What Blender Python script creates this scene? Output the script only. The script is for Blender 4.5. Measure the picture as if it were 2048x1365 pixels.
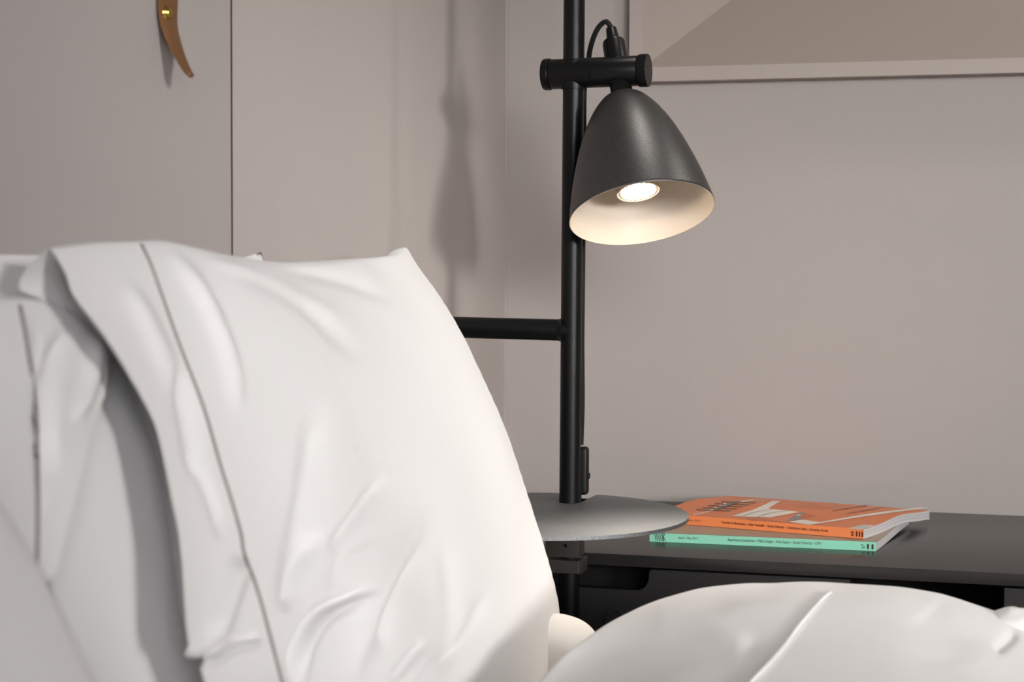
import bpy, bmesh, math
import numpy as np
from mathutils import Vector, Matrix, noise

for o in list(bpy.data.objects):
    bpy.data.objects.remove(o)
scene = bpy.context.scene
COL = scene.collection
V = Vector

# ---------------------------------------------------------------- camera
YAW, PITCH, ROLL = math.radians(14.1), math.radians(2.72), 0.0044
CAM = V((0, 0, 1.05))
FPX = 3200.0
Fh = V((-math.sin(YAW), math.cos(YAW), 0))
Rh = V((math.cos(YAW), math.sin(YAW), 0))
Zh = V((0, 0, 1))
fw = Fh * math.cos(PITCH) - Zh * math.sin(PITCH)
up0 = Zh * math.cos(PITCH) + Fh * math.sin(PITCH)
rt = Rh * math.cos(ROLL) + up0 * math.sin(ROLL)
up = up0 * math.cos(ROLL) - Rh * math.sin(ROLL)
cd = bpy.data.cameras.new('camera')
cam = bpy.data.objects.new('camera', cd)
COL.objects.link(cam)
m = Matrix((rt, up, -fw)).transposed().to_4x4()
m.translation = CAM
cam.matrix_world = m
cd.sensor_width = 36.0
cd.lens = 36.0 * FPX / 2048.0
cd.clip_start = 0.02
cd.dof.use_dof = True
cd.dof.focus_distance = 1.86
cd.dof.aperture_fstop = 9.0
scene.camera = cam

# ---------------------------------------------------------------- light
scene.view_settings.view_transform = 'Standard'
scene.view_settings.look = 'None'
scene.view_settings.gamma = 1.0
scene.view_settings.exposure = 0.0
scene.view_settings.use_curve_mapping = False
w = bpy.data.worlds.new('world')
scene.world = w
w.use_nodes = True
w.node_tree.nodes['Background'].inputs[0].default_value = (0.85, 0.92, 1.0, 1)
w.node_tree.nodes['Background'].inputs[1].default_value = 0.6


def area(name, loc, target, sx, sy, power, color, spread=180):
    ld = bpy.data.lights.new(name, 'AREA')
    ld.shape = 'RECTANGLE'
    ld.size, ld.size_y = sx, sy
    ld.energy = power
    ld.color = color
    ld.spread = math.radians(spread)
    o = bpy.data.objects.new(name, ld)
    COL.objects.link(o)
    o.location = loc
    o.rotation_euler = (V(target) - V(loc)).to_track_quat('-Z', 'Y').to_euler()
    return o


# beam added at the foot wall; daylight from the window behind the camera
area('added_wall_beam', (3.17, -1.75, 1.55), (-0.58, 1.58, 0.96), 0.8, 0.6, 2.95, (1.0, 0.968, 0.945), 19)  # narrow softbox-like beam added for the left wall and pillows
area('rear_window_daylight', (2.0, -2.37, 1.60), (0.12, 2.3, 1.00), 0.75, 0.7, 3.0, (1.0, 0.985, 0.985), 27)



def downlight(name, loc, target, power, angle, blend, color, r=0.035):
    ld = bpy.data.lights.new(name, 'SPOT')
    ld.energy, ld.spot_size, ld.spot_blend = power, math.radians(angle), blend
    ld.color, ld.shadow_soft_size = color, r
    o = bpy.data.objects.new(name, ld)
    COL.objects.link(o)
    o.location = loc
    o.rotation_euler = (V(target) - V(loc)).to_track_quat('-Z', 'Y').to_euler()
    return o


area('rear_fill_light', (1.2, -2.37, 1.9), (-0.2, 1.6, 1.0), 1.0, 1.0, 42, (0.985, 0.985, 1.0))  # unseen fill added to lift the shaded pillows
# recessed ceiling spot, then the picture light above the frame
downlight('overhead_spot', (-0.10, 1.80, 2.63), (-0.10, 1.80, 0), 29, 46, 0.7, (1.0, 0.95, 0.89))
downlight('overhead_spot', (0.78, 2.08, 2.35), (0.40, 2.00, 0), 22, 108, 0.7, (1.0, 0.95, 0.89))

# ---------------------------------------------------------------- helpers
def ray(px, py):
    return (fw + rt * ((px - 1024.0) / FPX) + up * ((682.5 - py) / FPX))


def at(px, py, h):
    """point seen at a pixel, h metres ahead (horizontal distance)"""
    d = ray(px, py)
    return CAM + d * (h / d.dot(Fh))


def onplane(px, py, p0, n):
    d = ray(px, py)
    return CAM + d * ((p0 - CAM).dot(n) / d.dot(n))


def project(P):
    """N x 3 array -> pixels"""
    P = np.asarray(P, float) - np.array(CAM)
    x, y, z = P @ np.array(rt), P @ np.array(up), P @ np.array(fw)
    return np.stack([1024 + FPX * x / z, 682.5 - FPX * y / z], -1)


def tag(o, label=None, cat=None, group=None, kind=None):
    if label: o['label'] = label
    if cat: o['category'] = cat
    if group: o['group'] = group
    if kind: o['kind'] = kind
    return o


def empty(name, loc, label, cat, group=None):
    o = bpy.data.objects.new(name, None)
    COL.objects.link(o)
    o.location = loc
    o.empty_display_size = 0.05
    return tag(o, label, cat, group)


def link(name, me, mats, parent=None, smooth=True):
    o = bpy.data.objects.new(name, me)
    COL.objects.link(o)
    for mt in (mats if isinstance(mats, (list, tuple)) else [mats]):
        me.materials.append(mt)
    if smooth:
        for p in me.polygons:
            p.use_smooth = True
    if parent is not None:
        o.parent = parent
        # parents are only translated empties (or meshes at their parent's origin)
        q = V((0, 0, 0))
        k = parent
        while k is not None:
            q = q + k.location
            k = k.parent
        o.location = -q
    return o


def from_bm(name, bm, mats, parent=None, smooth=True, angle=None):
    me = bpy.data.meshes.new(name)
    bmesh.ops.recalc_face_normals(bm, faces=bm.faces[:])
    bm.to_mesh(me)
    bm.free()
    o = link(name, me, mats, parent, smooth)
    if smooth and angle is not None:
        me.set_sharp_from_angle(angle=math.radians(angle))
    return o


def box_bm(bm, c, size, ax=None, bevel=0.0, seg=2):
    ax = ax or (V((1, 0, 0)), V((0, 1, 0)), V((0, 0, 1)))
    t = bmesh.new()
    bmesh.ops.create_cube(t, size=1.0)
    for v in t.verts:
        v.co = V(c) + ax[0] * v.co.x * size[0] + ax[1] * v.co.y * size[1] + ax[2] * v.co.z * size[2]
    if bevel:
        bmesh.ops.bevel(t, geom=t.edges[:], offset=bevel, segments=seg, affect='EDGES', profile=0.6)
    me = bpy.data.meshes.new('t')
    t.to_mesh(me)
    t.free()
    bm.from_mesh(me)
    bpy.data.meshes.remove(me)


def box(name, lo, hi, mat, parent=None, bevel=0.0):
    bm = bmesh.new()
    c = (V(lo) + V(hi)) / 2
    box_bm(bm, c, V(hi) - V(lo), bevel=bevel)
    return from_bm(name, bm, mat, parent, smooth=bevel > 0, angle=40)


def frame_of(axis, hint=V((0, 0, 1))):
    a = V(axis).normalized()
    if abs(a.dot(hint)) > 0.98:
        hint = V((1, 0, 0))
    x = hint.cross(a).normalized()
    return x, a.cross(x).normalized(), a


def lathe(bm, o, axis, prof, seg=64, cap0=True, cap1=True):
    """prof: list of (distance along axis, radius)"""
    x, y, a = frame_of(axis)
    rings = []
    for t, r in prof:
        if r < 1e-6:
            rings.append([bm.verts.new(V(o) + a * t)])
            continue
        rings.append([bm.verts.new(V(o) + a * t + (x * math.cos(2 * math.pi * i / seg) + y * math.sin(2 * math.pi * i / seg)) * r) for i in range(seg)])
    for A, B in zip(rings, rings[1:]):
        for i in range(seg):
            j = (i + 1) % seg
            if len(A) == 1 and len(B) == 1:
                continue
            if len(A) == 1:
                bm.faces.new((A[0], B[j], B[i]))
            elif len(B) == 1:
                bm.faces.new((A[i], A[j], B[0]))
            else:
                bm.faces.new((A[i], A[j], B[j], B[i]))
    if cap0 and len(rings[0]) > 1: bm.faces.new(rings[0])
    if cap1 and len(rings[-1]) > 1: bm.faces.new(rings[-1][::-1])
    return bm


def crom(P, n):
    """Catmull-Rom through points, resampled by arc length to n points"""
    P = np.asarray(P, float)
    if len(P) == 2:
        return P[0] + (P[1] - P[0]) * np.linspace(0, 1, n)[:, None]
    Q = np.vstack([2 * P[0] - P[1], P, 2 * P[-1] - P[-2]])
    out = []
    for i in range(1, len(Q) - 2):
        t = np.linspace(0, 1, 24, endpoint=False)[:, None]
        a, b, c, d = Q[i - 1], Q[i], Q[i + 1], Q[i + 2]
        out.append(0.5 * (2 * b + (c - a) * t + (2 * a - 5 * b + 4 * c - d) * t ** 2 + (3 * b - a - 3 * c + d) * t ** 3))
    out.append(P[-1:])
    C = np.vstack(out)
    s = np.concatenate([[0], np.cumsum(np.linalg.norm(np.diff(C, axis=0), axis=1))])
    q = np.linspace(0, s[-1], n)
    return np.stack([np.interp(q, s, C[:, k]) for k in range(C.shape[1])], -1)


def tube(bm, pts, r, seg=16, n=None):
    pts = [V(p) for p in (crom(pts, n) if n else pts)]
    rings = []
    x = None
    for i, p in enumerate(pts):
        d = (pts[min(i + 1, len(pts) - 1)] - pts[max(i - 1, 0)]).normalized()
        if x is None:
            x, y, _ = frame_of(d)
        else:
            x = (x - d * x.dot(d)).normalized()
            y = d.cross(x)
        rings.append([bm.verts.new(p + (x * math.cos(2 * math.pi * k / seg) + y * math.sin(2 * math.pi * k / seg)) * r) for k in range(seg)])
    for A, B in zip(rings, rings[1:]):
        for k in range(seg):
            j = (k + 1) % seg
            bm.faces.new((A[k], A[j], B[j], B[k]))
    bm.faces.new(rings[0][::-1])
    bm.faces.new(rings[-1])


def prism(bm, pts, off):
    """polygon extruded by a vector"""
    a = [bm.verts.new(V(p)) for p in pts]
    b = [bm.verts.new(V(p) + V(off)) for p in pts]
    bm.faces.new(a)
    bm.faces.new(b[::-1])
    for i in range(len(a)):
        j = (i + 1) % len(a)
        bm.faces.new((a[i], b[i], b[j], a[j]))


# ---------------------------------------------------------------- materials
def material(name, color, rough=0.5, metal=0.0, bump=None, spec=0.5, var=None, emit=None, sheen=0.0):
    """bump = (scale, strength, distance); var = (scale, amount)"""
    mt = bpy.data.materials.new(name)
    mt.use_nodes = True
    nt = mt.node_tree
    b = nt.nodes['Principled BSDF']
    b.inputs['Base Color'].default_value = (*color, 1)
    b.inputs['Roughness'].default_value = rough
    b.inputs['Metallic'].default_value = metal
    b.inputs['Specular IOR Level'].default_value = spec
    if sheen:
        b.inputs['Sheen Weight'].default_value = sheen
    tc = nt.nodes.new('ShaderNodeTexCoord')
    if var:
        n = nt.nodes.new('ShaderNodeTexNoise')
        n.inputs['Scale'].default_value = var[0]
        n.inputs['Detail'].default_value = 4
        nt.links.new(tc.outputs['Object'], n.inputs['Vector'])
        mx = nt.nodes.new('ShaderNodeMix')
        mx.data_type = 'RGBA'
        mx.inputs[6].default_value = (*[c * (1 - var[1]) for c in color], 1)
        mx.inputs[7].default_value = (*[min(1, c * (1 + var[1])) for c in color], 1)
        nt.links.new(n.outputs['Fac'], mx.inputs[0])
        nt.links.new(mx.outputs[2], b.inputs['Base Color'])
    if bump:
        n = nt.nodes.new('ShaderNodeTexNoise')
        n.inputs['Scale'].default_value = bump[0]
        n.inputs['Detail'].default_value = 3
        nt.links.new(tc.outputs['Object'], n.inputs['Vector'])
        bp = nt.nodes.new('ShaderNodeBump')
        bp.inputs['Strength'].default_value = bump[1]
        bp.inputs['Distance'].default_value = bump[2]
        nt.links.new(n.outputs['Fac'], bp.inputs['Height'])
        nt.links.new(bp.outputs['Normal'], b.inputs['Normal'])
    if emit:
        b.inputs['Emission Color'].default_value = (*emit[0], 1)
        b.inputs['Emission Strength'].default_value = emit[1]
    return mt


M_WALL = material('painted_wall', (0.43, 0.388, 0.362), 0.75, bump=(420, 0.12, 0.002), spec=0.25)
M_WALLPAPER = material('textured_wall', (0.43, 0.388, 0.362), 0.7, bump=(260, 0.25, 0.002), spec=0.3)
M_PANEL = material('lacquered_panel', (0.43, 0.395, 0.382), 0.5, bump=(300, 0.04, 0.001), spec=0.35)
M_SEAM = material('brown_panel_edge', (0.045, 0.022, 0.012), 0.7)
M_CEIL = material('ceiling_paint', (0.62, 0.60, 0.58), 0.8)
M_FLOOR = material('floor_carpet', (0.16, 0.14, 0.13), 0.9, bump=(200, 0.5, 0.004))
M_BLACK = material('black_powder_coat', (0.0045, 0.0047, 0.0050), 0.34, bump=(2200, 0.15, 0.0004), spec=0.20)
M_SHADE = material('black_shade_coat', (0.080, 0.078, 0.077), 0.41, metal=0.8, bump=(1900, 0.17, 0.0004), spec=0.55, var=(850, 0.8))
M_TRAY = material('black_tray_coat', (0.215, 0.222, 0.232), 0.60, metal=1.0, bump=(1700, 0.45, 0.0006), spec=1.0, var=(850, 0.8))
M_BRACKET = material('dark_steel_bracket', (0.030, 0.026, 0.023), 0.5, bump=(900, 0.15, 0.0004))
M_CABLE = material('black_fabric_cable', (0.003, 0.003, 0.0035), 0.85, bump=(1800, 0.6, 0.0008))
M_RUBBER = material('black_plastic', (0.006, 0.006, 0.0065), 0.45, spec=0.25)
M_LINING = material('cream_lining', (0.62, 0.54, 0.45), 0.26, spec=0.5)
M_BULBBODY = material('bulb_reflector', (0.75, 0.65, 0.50), 0.25, metal=0.6)
M_BULB = material('lit_bulb_face', (1, 0.9, 0.75), 0.4, emit=((1.0, 0.85, 0.66), 38.0))
M_DESK = material('dark_desk_laminate', (0.022, 0.021, 0.0205), 0.25, bump=(900, 0.05, 0.0004), spec=0.40, var=(60, 0.12))
M_DESKEDGE = material('dark_desk_front', (0.016, 0.015, 0.0155), 0.45, bump=(900, 0.05, 0.0004), spec=0.4)
M_DESKIN = material('dark_desk_inside', (0.006, 0.006, 0.006), 0.7, spec=0.2)
M_COTTON = material('white_cotton', (0.765, 0.755, 0.75), 0.85, bump=(900, 0.10, 0.0006), spec=0.15, sheen=0.1)
M_COTTON2 = material('white_sateen', (0.79, 0.765, 0.745), 0.85, bump=(700, 0.10, 0.0006), spec=0.15)
M_STITCH = material('hem_groove_shade', (0.27, 0.245, 0.235), 0.9)  # stitch line darkened to stand for the shade in the hem groove
M_LEATHER = material('tan_leather', (0.165, 0.073, 0.023), 0.5, bump=(500, 0.3, 0.0006), var=(90, 0.18))
M_BRASS = material('polished_brass', (0.62, 0.44, 0.12), 0.15, metal=1.0)
M_FRAME = material('taupe_frame', (0.43, 0.375, 0.34), 0.55, bump=(120, 0.08, 0.001), spec=0.3)
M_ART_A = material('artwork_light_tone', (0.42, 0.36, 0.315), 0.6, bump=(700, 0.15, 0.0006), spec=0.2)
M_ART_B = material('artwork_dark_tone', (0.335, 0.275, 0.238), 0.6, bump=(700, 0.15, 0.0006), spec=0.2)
M_ORANGE_DIM = material('orange_dim_cover', (0.64, 0.178, 0.055), 0.38, spec=0.4)  # deeper than the spine: the cover's grazing light is in the colour
M_ORANGE_LIT = material('orange_lit_spine', (0.82, 0.25, 0.088), 0.38, spec=0.4)  # brighter than the cover: light facing the spine put into the colour
M_GREEN = material('mint_green_cover', (0.27, 0.66, 0.47), 0.38, spec=0.4)
M_TAUPE = material('taupe_cover', (0.33, 0.26, 0.19), 0.4, spec=0.4)
M_PAPER = material('magazine_paper', (0.62, 0.60, 0.60), 0.7)
M_PAPER2 = material('page_signature_line', (0.30, 0.28, 0.27), 0.8)
M_INK = material('black_ink', (0.012, 0.010, 0.010), 0.5)
M_INKB = material('dark_brown_ink', (0.09, 0.012, 0.004), 0.5)
M_INKC = material('brown_cover_ink', (0.17, 0.055, 0.022), 0.45)
M_INKT = material('faint_cover_ink', (0.46, 0.125, 0.042), 0.45)
M_WHITE = material('white_print', (0.74, 0.67, 0.58), 0.4)
M_GREYP = material('grey_print', (0.22, 0.20, 0.195), 0.4)
M_DARKP = material('dark_grey_print', (0.11, 0.085, 0.075), 0.4)
M_LITP = material('pale_grey_print', (0.50, 0.50, 0.47), 0.4)
M_OSHAD = material('burnt_orange_print', (0.50, 0.125, 0.035), 0.4)

# ---------------------------------------------------------------- the room
XW, YW = -0.602, 2.354          # headboard wall, far side wall
XE, YR, ZC = 3.2, -2.4, 2.65


def struct(o):
    o['kind'] = 'structure'
    return o


struct(box('floor', (XW - 0.1, YR - 0.1, -0.1), (XE + 0.1, YW + 0.1, 0), M_FLOOR))
struct(box('ceiling', (XW - 0.1, YR - 0.1, ZC), (XE + 0.1, YW + 0.1, ZC + 0.1), M_CEIL))
struct(box('wall_left', (XW - 0.1, YR, 0), (XW, YW + 0.1, ZC), M_WALLPAPER))
struct(box('wall_back', (XW, YW, 0), (XE, YW + 0.1, ZC), M_WALL))


def wall_with_hole(name, axis, pos, thick, a0, a1, h0, h1, b0, b1):
    bm = bmesh.new()
    for (p0, p1, q0, q1) in ((a0, h0, 0, ZC), (h1, a1, 0, ZC), (h0, h1, 0, b0), (h0, h1, b1, ZC)):
        if axis == 'x':
            lo, hi = V((pos, p0, q0)), V((pos + thick, p1, q1))
        else:
            lo, hi = V((p0, pos, q0)), V((p1, pos + thick, q1))
        box_bm(bm, (lo + hi) / 2, hi - lo)
    return struct(from_bm(name, bm, M_WALL, smooth=False))


wall_with_hole('wall_right', 'x', XE, 0.1, YR - 0.1, YW + 0.1, -2.3, -1.2, 0.85, 2.40)
wall_with_hole('wall_front', 'y', YR - 0.1, 0.1, XW, XE, 0.7, 2.5, 1.0, 2.45)


def window(name, axis, pos, a0, a1, b0, b1):
    bm = bmesh.new()
    t = 0.05
    am = (a0 + a1) / 2
    for (p0, p1, q0, q1) in ((a0, a1, b0, b0 + t), (a0, a1, b1 - t, b1), (a0, a0 + t, b0 + t, b1 - t), (a1 - t, a1, b0 + t, b1 - t), (am - t / 2, am + t / 2, b0 + t, b1 - t)):
        if axis == 'x':
            lo, hi = V((pos, p0, q0)), V((pos + 0.05, p1, q1))
        else:
            lo, hi = V((p0, pos - 0.05, q0)), V((p1, pos, q1))
        box_bm(bm, (lo + hi) / 2, hi - lo)
    return struct(from_bm(name, bm, M_CEIL, smooth=False))


window('window_1', 'x', XE + 0.03, -2.3, -1.2, 0.85, 2.40)
window('window_2', 'y', YR - 0.03, 0.7, 2.5, 1.0, 2.45)

# thin bead of filler in the corner of the two walls
struct(box('trim_1', (XW, YW - 0.004, 0), (XW + 0.004, YW, ZC), M_WALL))

# ---------------------------------------------------------------- headboard panel
ys = onplane(462, 250, V((XW + 0.01, 0, 0)), V((1, 0, 0))).y
hp = empty('headboard_panel', (XW, ys - 1.0, 0.3), 'smooth grey wall panel behind the pillows with a thin brown edge seam', 'wall panel')
box('panel_board', (XW + 0.0006, ys - 2.1, 0.3), (XW + 0.010, ys, 2.2), M_PANEL, hp, bevel=0.0006)
tag(box('panel_edge', (XW + 0.0006, ys, 0.3), (XW + 0.0095, ys + 0.0045, 2.2), M_SEAM, hp), 'thin brown edge')

# ---------------------------------------------------------------- leather strap
XP = XW + 0.010
st = empty('leather_strap', (XP, 1.05, 1.30), 'tan leather strap with brass stud hanging on the grey wall panel', 'strap')


def build_strap():
    # pixel outline of both long edges, measured on the wall plane; tip curls off the wall
    rows = [(-40, 312, 353), (0, 312, 352), (25, 313, 351), (45, 316, 350.5), (65, 322, 353), (85, 330, 358), (105, 340, 364), (125, 352, 371), (140, 362, 377), (150, 370, 381), (156, 377, 385)]
    off = [0.0004, 0.0004, 0.0006, 0.0014, 0.0036, 0.0075, 0.0125, 0.019, 0.025, 0.029, 0.0315]
    L, Rr = [], []
    for (y, a, b), t in zip(rows, off):
        L.append(onplane(a, y, V((XP + t + 0.0008, 0, 0)), V((1, 0, 0))))
        Rr.append(onplane(b, y, V((XP + t, 0, 0)), V((1, 0, 0))))
    L, Rr = crom([tuple(p) for p in L], 60), crom([tuple(p) for p in Rr], 60)
    bm = bmesh.new()
    th = 0.0035
    rings = []
    for i in range(60):
        a, b = V(L[i]), V(Rr[i])
        t = V(L[min(i + 1, 59)]) - V(L[max(i - 1, 0)])
        n = t.cross(b - a).normalized()
        if n.x < 0: n = -n
        ring = []
        K = 8
        for k in range(K + 1):
            s = k / K
            e = 1 - (2 * s - 1) ** 6
            ring.append(bm.verts.new(a.lerp(b, s) + n * (th * (0.55 + 0.45 * e))))
        for k in range(K, -1, -1):
            s = k / K
            e = 1 - (2 * s - 1) ** 6
            ring.append(bm.verts.new(a.lerp(b, s) + n * (th * (0.45 - 0.45 * e))))
        rings.append(ring)
    for A, B in zip(rings, rings[1:]):
        for k in range(len(A)):
            j = (k + 1) % len(A)
            bm.faces.new((A[k], A[j], B[j], B[k]))
    bm.faces.new(rings[0])
    bm.faces.new(rings[-1][::-1])
    from_bm('strap_band', bm, M_LEATHER, st, angle=50)
    c = onplane(330, 26, V((XP + 0.0035, 0, 0)), V((1, 0, 0)))
    bm = bmesh.new()
    lathe(bm, c, V((1, 0, 0)), [(0, 0.0062), (0.0012, 0.0062), (0.0018, 0.0056), (0.0022, 0.0048), (0.0036, 0.0046), (0.0050, 0.0037), (0.0058, 0.0022), (0.006, 0)], 32, cap1=False)
    tag(from_bm('stud', bm, M_BRASS, st, angle=60), 'domed brass stud')


build_strap()

# ---------------------------------------------------------------- picture
pic_c = onplane(1258, 164, V((0, YW - 0.028, 0)), V((0, 1, 0)))
px0, pz0 = pic_c.x, pic_c.z
pf = empty('picture_frame', (px0 + 0.5, YW, pz0), 'framed taupe picture in two tones split along a diagonal hung on the far wall', 'picture')


def build_picture():
    W, H, t, d = 1.0, 0.7, 0.0205, 0.028
    y0, y1 = YW - d, YW - 0.002
    x0, x1, z0, z1 = px0, px0 + W, pz0, pz0 + H
    bm = bmesh.new()
    o = [(x0, z0), (x1, z0), (x1, z1), (x0, z1)]
    i = [(x0 + t, z0 + t), (x1 - t, z0 + t), (x1 - t, z1 - t), (x0 + t, z1 - t)]
    for k in range(4):
        j = (k + 1) % 4
        prism(bm, [V((o[k][0], y0, o[k][1])), V((o[j][0], y0, o[j][1])), V((i[j][0], y0, i[j][1])), V((i[k][0], y0, i[k][1]))], V((0, y1 - y0, 0)))
    from_bm('frame', bm, M_FRAME, pf, smooth=False)
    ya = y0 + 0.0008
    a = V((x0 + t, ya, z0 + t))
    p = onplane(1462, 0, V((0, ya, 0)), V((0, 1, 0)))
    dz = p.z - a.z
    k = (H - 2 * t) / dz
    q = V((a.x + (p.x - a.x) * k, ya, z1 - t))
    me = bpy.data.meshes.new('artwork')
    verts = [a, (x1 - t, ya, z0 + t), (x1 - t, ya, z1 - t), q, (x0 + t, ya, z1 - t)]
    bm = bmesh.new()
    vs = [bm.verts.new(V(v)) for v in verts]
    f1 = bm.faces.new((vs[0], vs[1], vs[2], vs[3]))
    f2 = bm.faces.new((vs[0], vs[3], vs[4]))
    f1.material_index = 1  # darker tone right of the diagonal
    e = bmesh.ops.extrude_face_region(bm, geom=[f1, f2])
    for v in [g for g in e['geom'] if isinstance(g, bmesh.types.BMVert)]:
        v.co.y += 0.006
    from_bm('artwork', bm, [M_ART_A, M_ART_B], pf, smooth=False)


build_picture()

# ---------------------------------------------------------------- desk
DZ = 0.6994
YF = 1.903
XD0 = -0.56
tk = 0.0148
dk = empty('desk', (0.4, (YF + YW) / 2, 0), 'long dark brown-black desk along the far wall under the magazines', 'desk')
box('desktop', (XD0, YF, DZ - tk), (1.5, YW - 0.001, DZ), M_DESK, dk, bevel=0.0012)


def build_desk():
    yp = YF + 0.014
    pn = V((0, 1, 0))
    p0 = V((0, yp, 0))
    top = DZ - tk - 0.005
    xn = onplane(1297, 1160, p0, pn).x
    zn = onplane(1240, 1180, p0, pn).z
    xr = onplane(1700, 1160, p0, pn).x
    r = 0.012
    pts = [V((XD0 + 0.02, yp, 0.46)), V((xr, yp, 0.46)), V((xr, yp, top)), V((xn + 0.003, yp, top)), V((xn, yp, top - 0.003))]
    for k in range(7):
        a = math.radians(15 * k)
        pts.append(V((xn - r + r * math.cos(-a), yp, zn + r + r * math.sin(-a))))
    pts.append(V((XD0 + 0.02, yp, zn)))
    bm = bmesh.new()
    prism(bm, pts, V((0, 0.016, 0)))
    es = [e for e in bm.edges if all(abs(v.co.y - yp) < 1e-5 for v in e.verts)]
    bmesh.ops.bevel(bm, geom=es, offset=0.0012, segments=2, affect='EDGES')
    tag(from_bm('drawer_front', bm, M_DESKEDGE, dk, angle=40), 'black drawer front with a cut-out grip')
    box('drawer_box', (XD0 + 0.03, yp + 0.06, 0.47), (xr - 0.012, YW - 0.05, DZ - tk - 0.012), M_DESKIN, dk)
    box('desk_side', (xr - 0.012, yp + 0.018, 0.0), (xr, YW - 0.02, DZ - tk - 0.0005), M_DESKIN, dk)
    box('desk_side', (XD0, yp + 0.018, 0.0), (XD0 + 0.018, YW - 0.02, DZ - tk - 0.0005), M_DESKIN, dk)
    x2 = onplane(2008, 1200, p0, pn).x
    box('back_panel', (xr, YW - 0.19, 0.05), (x2 + 0.03, YW - 0.17, DZ - tk - 0.0005), M_DESKIN, dk)
    box('drawer_front', (x2, yp, 0.05), (1.48, yp + 0.018, top), M_DESKEDGE, dk, bevel=0.001)
    box('desk_side', (x2, yp + 0.018, 0.0), (x2 + 0.018, YW - 0.02, DZ - tk - 0.0005), M_DESKIN, dk)


build_desk()

# ---------------------------------------------------------------- reading lamp on its pole
pb = at(1139.4, 1005, 1.90)
pt = at(1148.6, 0, 1.90)
PD = (pt - pb).normalized()
pole_at = lambda z: pb + PD * ((z - pb.z) / PD.z)
PR = 0.0126
lamp = empty('reading_lamp', (pb.x, pb.y, 0), 'black bedside reading lamp on a tall pole with a round tray and lit dome shade', 'lamp')
bm = bmesh.new()
lathe(bm, pole_at(0.0), PD, [(0, PR), (2.2, PR)], 48)
from_bm('pole', bm, M_BLACK, lamp, angle=40)
bm = bmesh.new()
lathe(bm, pole_at(0.0), V((0, 0, 1)), [(0, 0.11), (0.008, 0.11), (0.010, 0.108), (0.010, 0.0)], 64, cap1=False)
from_bm('pole_base', bm, M_BLACK, lamp, angle=40)

# crossbar to the headboard wall
cb = pole_at(at(1142, 661, 1.90).z)
xb = V((XW + 0.001, cb.y + 0.012, 0))
q = at(915, 655.5, 1.90 + 0.03)
cdir = V((q.x - cb.x, 0.0, q.z - cb.z))
cdir = cdir / abs(cdir.x)
bm = bmesh.new()
lathe(bm, cb, V((-1, 0, cdir.z)), [(0, 0.0128), (cb.x - XW - 0.001, 0.0128)], 40)
from_bm('crossbar', bm, M_BLACK, lamp, angle=40)
bm = bmesh.new()
lathe(bm, cb, V((-1, 0, cdir.z)), [(0.0095, 0.0160), (0.0118, 0.0144), (0.0150, 0.0130)], 40)
from_bm('weld_collar', bm, M_BLACK, lamp, angle=60)

# round tray
TRZ = pb.z
tr_c = V((-0.4050, 1.7710, TRZ))
TR = 0.1632


def build_tray():
    bm = bmesh.new()
    N = 180
    # notch for the cable, from the rim towards the pole
    rim = []
    p_a = pole_at(TRZ) + V((0.010, 0.012, 0))
    ang = lambda p: math.atan2(p.y - tr_c.y, p.x - tr_c.x)
    a_r = ang(onplane(1192, 990, V((0, 0, TRZ)), Zh))
    a_l = a_r + 0.30
    pts = []
    for i in range(N + 1):
        a = a_l + (2 * math.pi - (a_l - a_r)) * i / N
        pts.append(tr_c + V((math.cos(a), math.sin(a), 0)) * TR)
    pole_c = pole_at(TRZ)
    inner = []
    for k in range(9):
        a = math.radians(-20 + 130 - (150 - k * 18.75) + 20)
        inner.append(pole_c + V((math.cos(a), math.sin(a), 0)) * 0.0135)
    outline = pts + inner
    th = 0.0040
    lo = [bm.verts.new(p - Zh * th) for p in outline]
    hi = [bm.verts.new(p) for p in outline]
    bm.faces.new(hi)
    bm.faces.new(lo[::-1])
    n = len(outline)
    for i in range(n):
        j = (i + 1) % n
        bm.faces.new((hi[i], lo[i], lo[j], hi[j]))
    es = [e for e in bm.edges if (e.verts[0].co - e.verts[1].co).length < 0.0062 and abs(e.verts[0].co.z - e.verts[1].co.z) < 1e-6 and e.verts[0].co.z > TRZ - 1e-5]
    bmesh.ops.bevel(bm, geom=es, offset=0.0006, segments=2, affect='EDGES')
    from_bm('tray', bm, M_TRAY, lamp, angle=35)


build_tray()

# mounting brackets round the pole under the tray
pc = pole_at(TRZ - 0.02)
bm = bmesh.new()
box_bm(bm, pc + V((-0.0045, -0.004, -0.0135)), (0.0405, 0.034, 0.0590), bevel=0.0008)
br = from_bm('mounting_block', bm, M_BRACKET, lamp, angle=35)
bm = bmesh.new()
sc_ = onplane(1132, 1092, V((0, pc.y - 0.0212, 0)), V((0, 1, 0)))
lathe(bm, sc_, V((0, -1, 0)), [(0, 0.0022), (0.0008, 0.0022), (0.0012, 0.0012), (0.0006, 0.0011)], 20)
from_bm('screw', bm, M_BLACK, br, angle=35)
bm = bmesh.new()
z1, z0 = at(1135, 1124.5, 1.87).z, at(1135, 1151.5, 1.87).z
ca = pole_at((z1 + z0) / 2)
pts = [(-0.0250, -0.021), (0.0160, -0.021), (0.0195, -0.012), (0.0195, 0.014), (-0.0250, 0.014)]
prism(bm, [ca + V((x, y, -(z1 - z0) / 2)) for x, y in pts], V((0, 0, z1 - z0)))
bmesh.ops.bevel(bm, geom=bm.edges[:], offset=0.0006, segments=1, affect='EDGES')
from_bm('clamp_block', bm, M_BRACKET, lamp, smooth=False)

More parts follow.
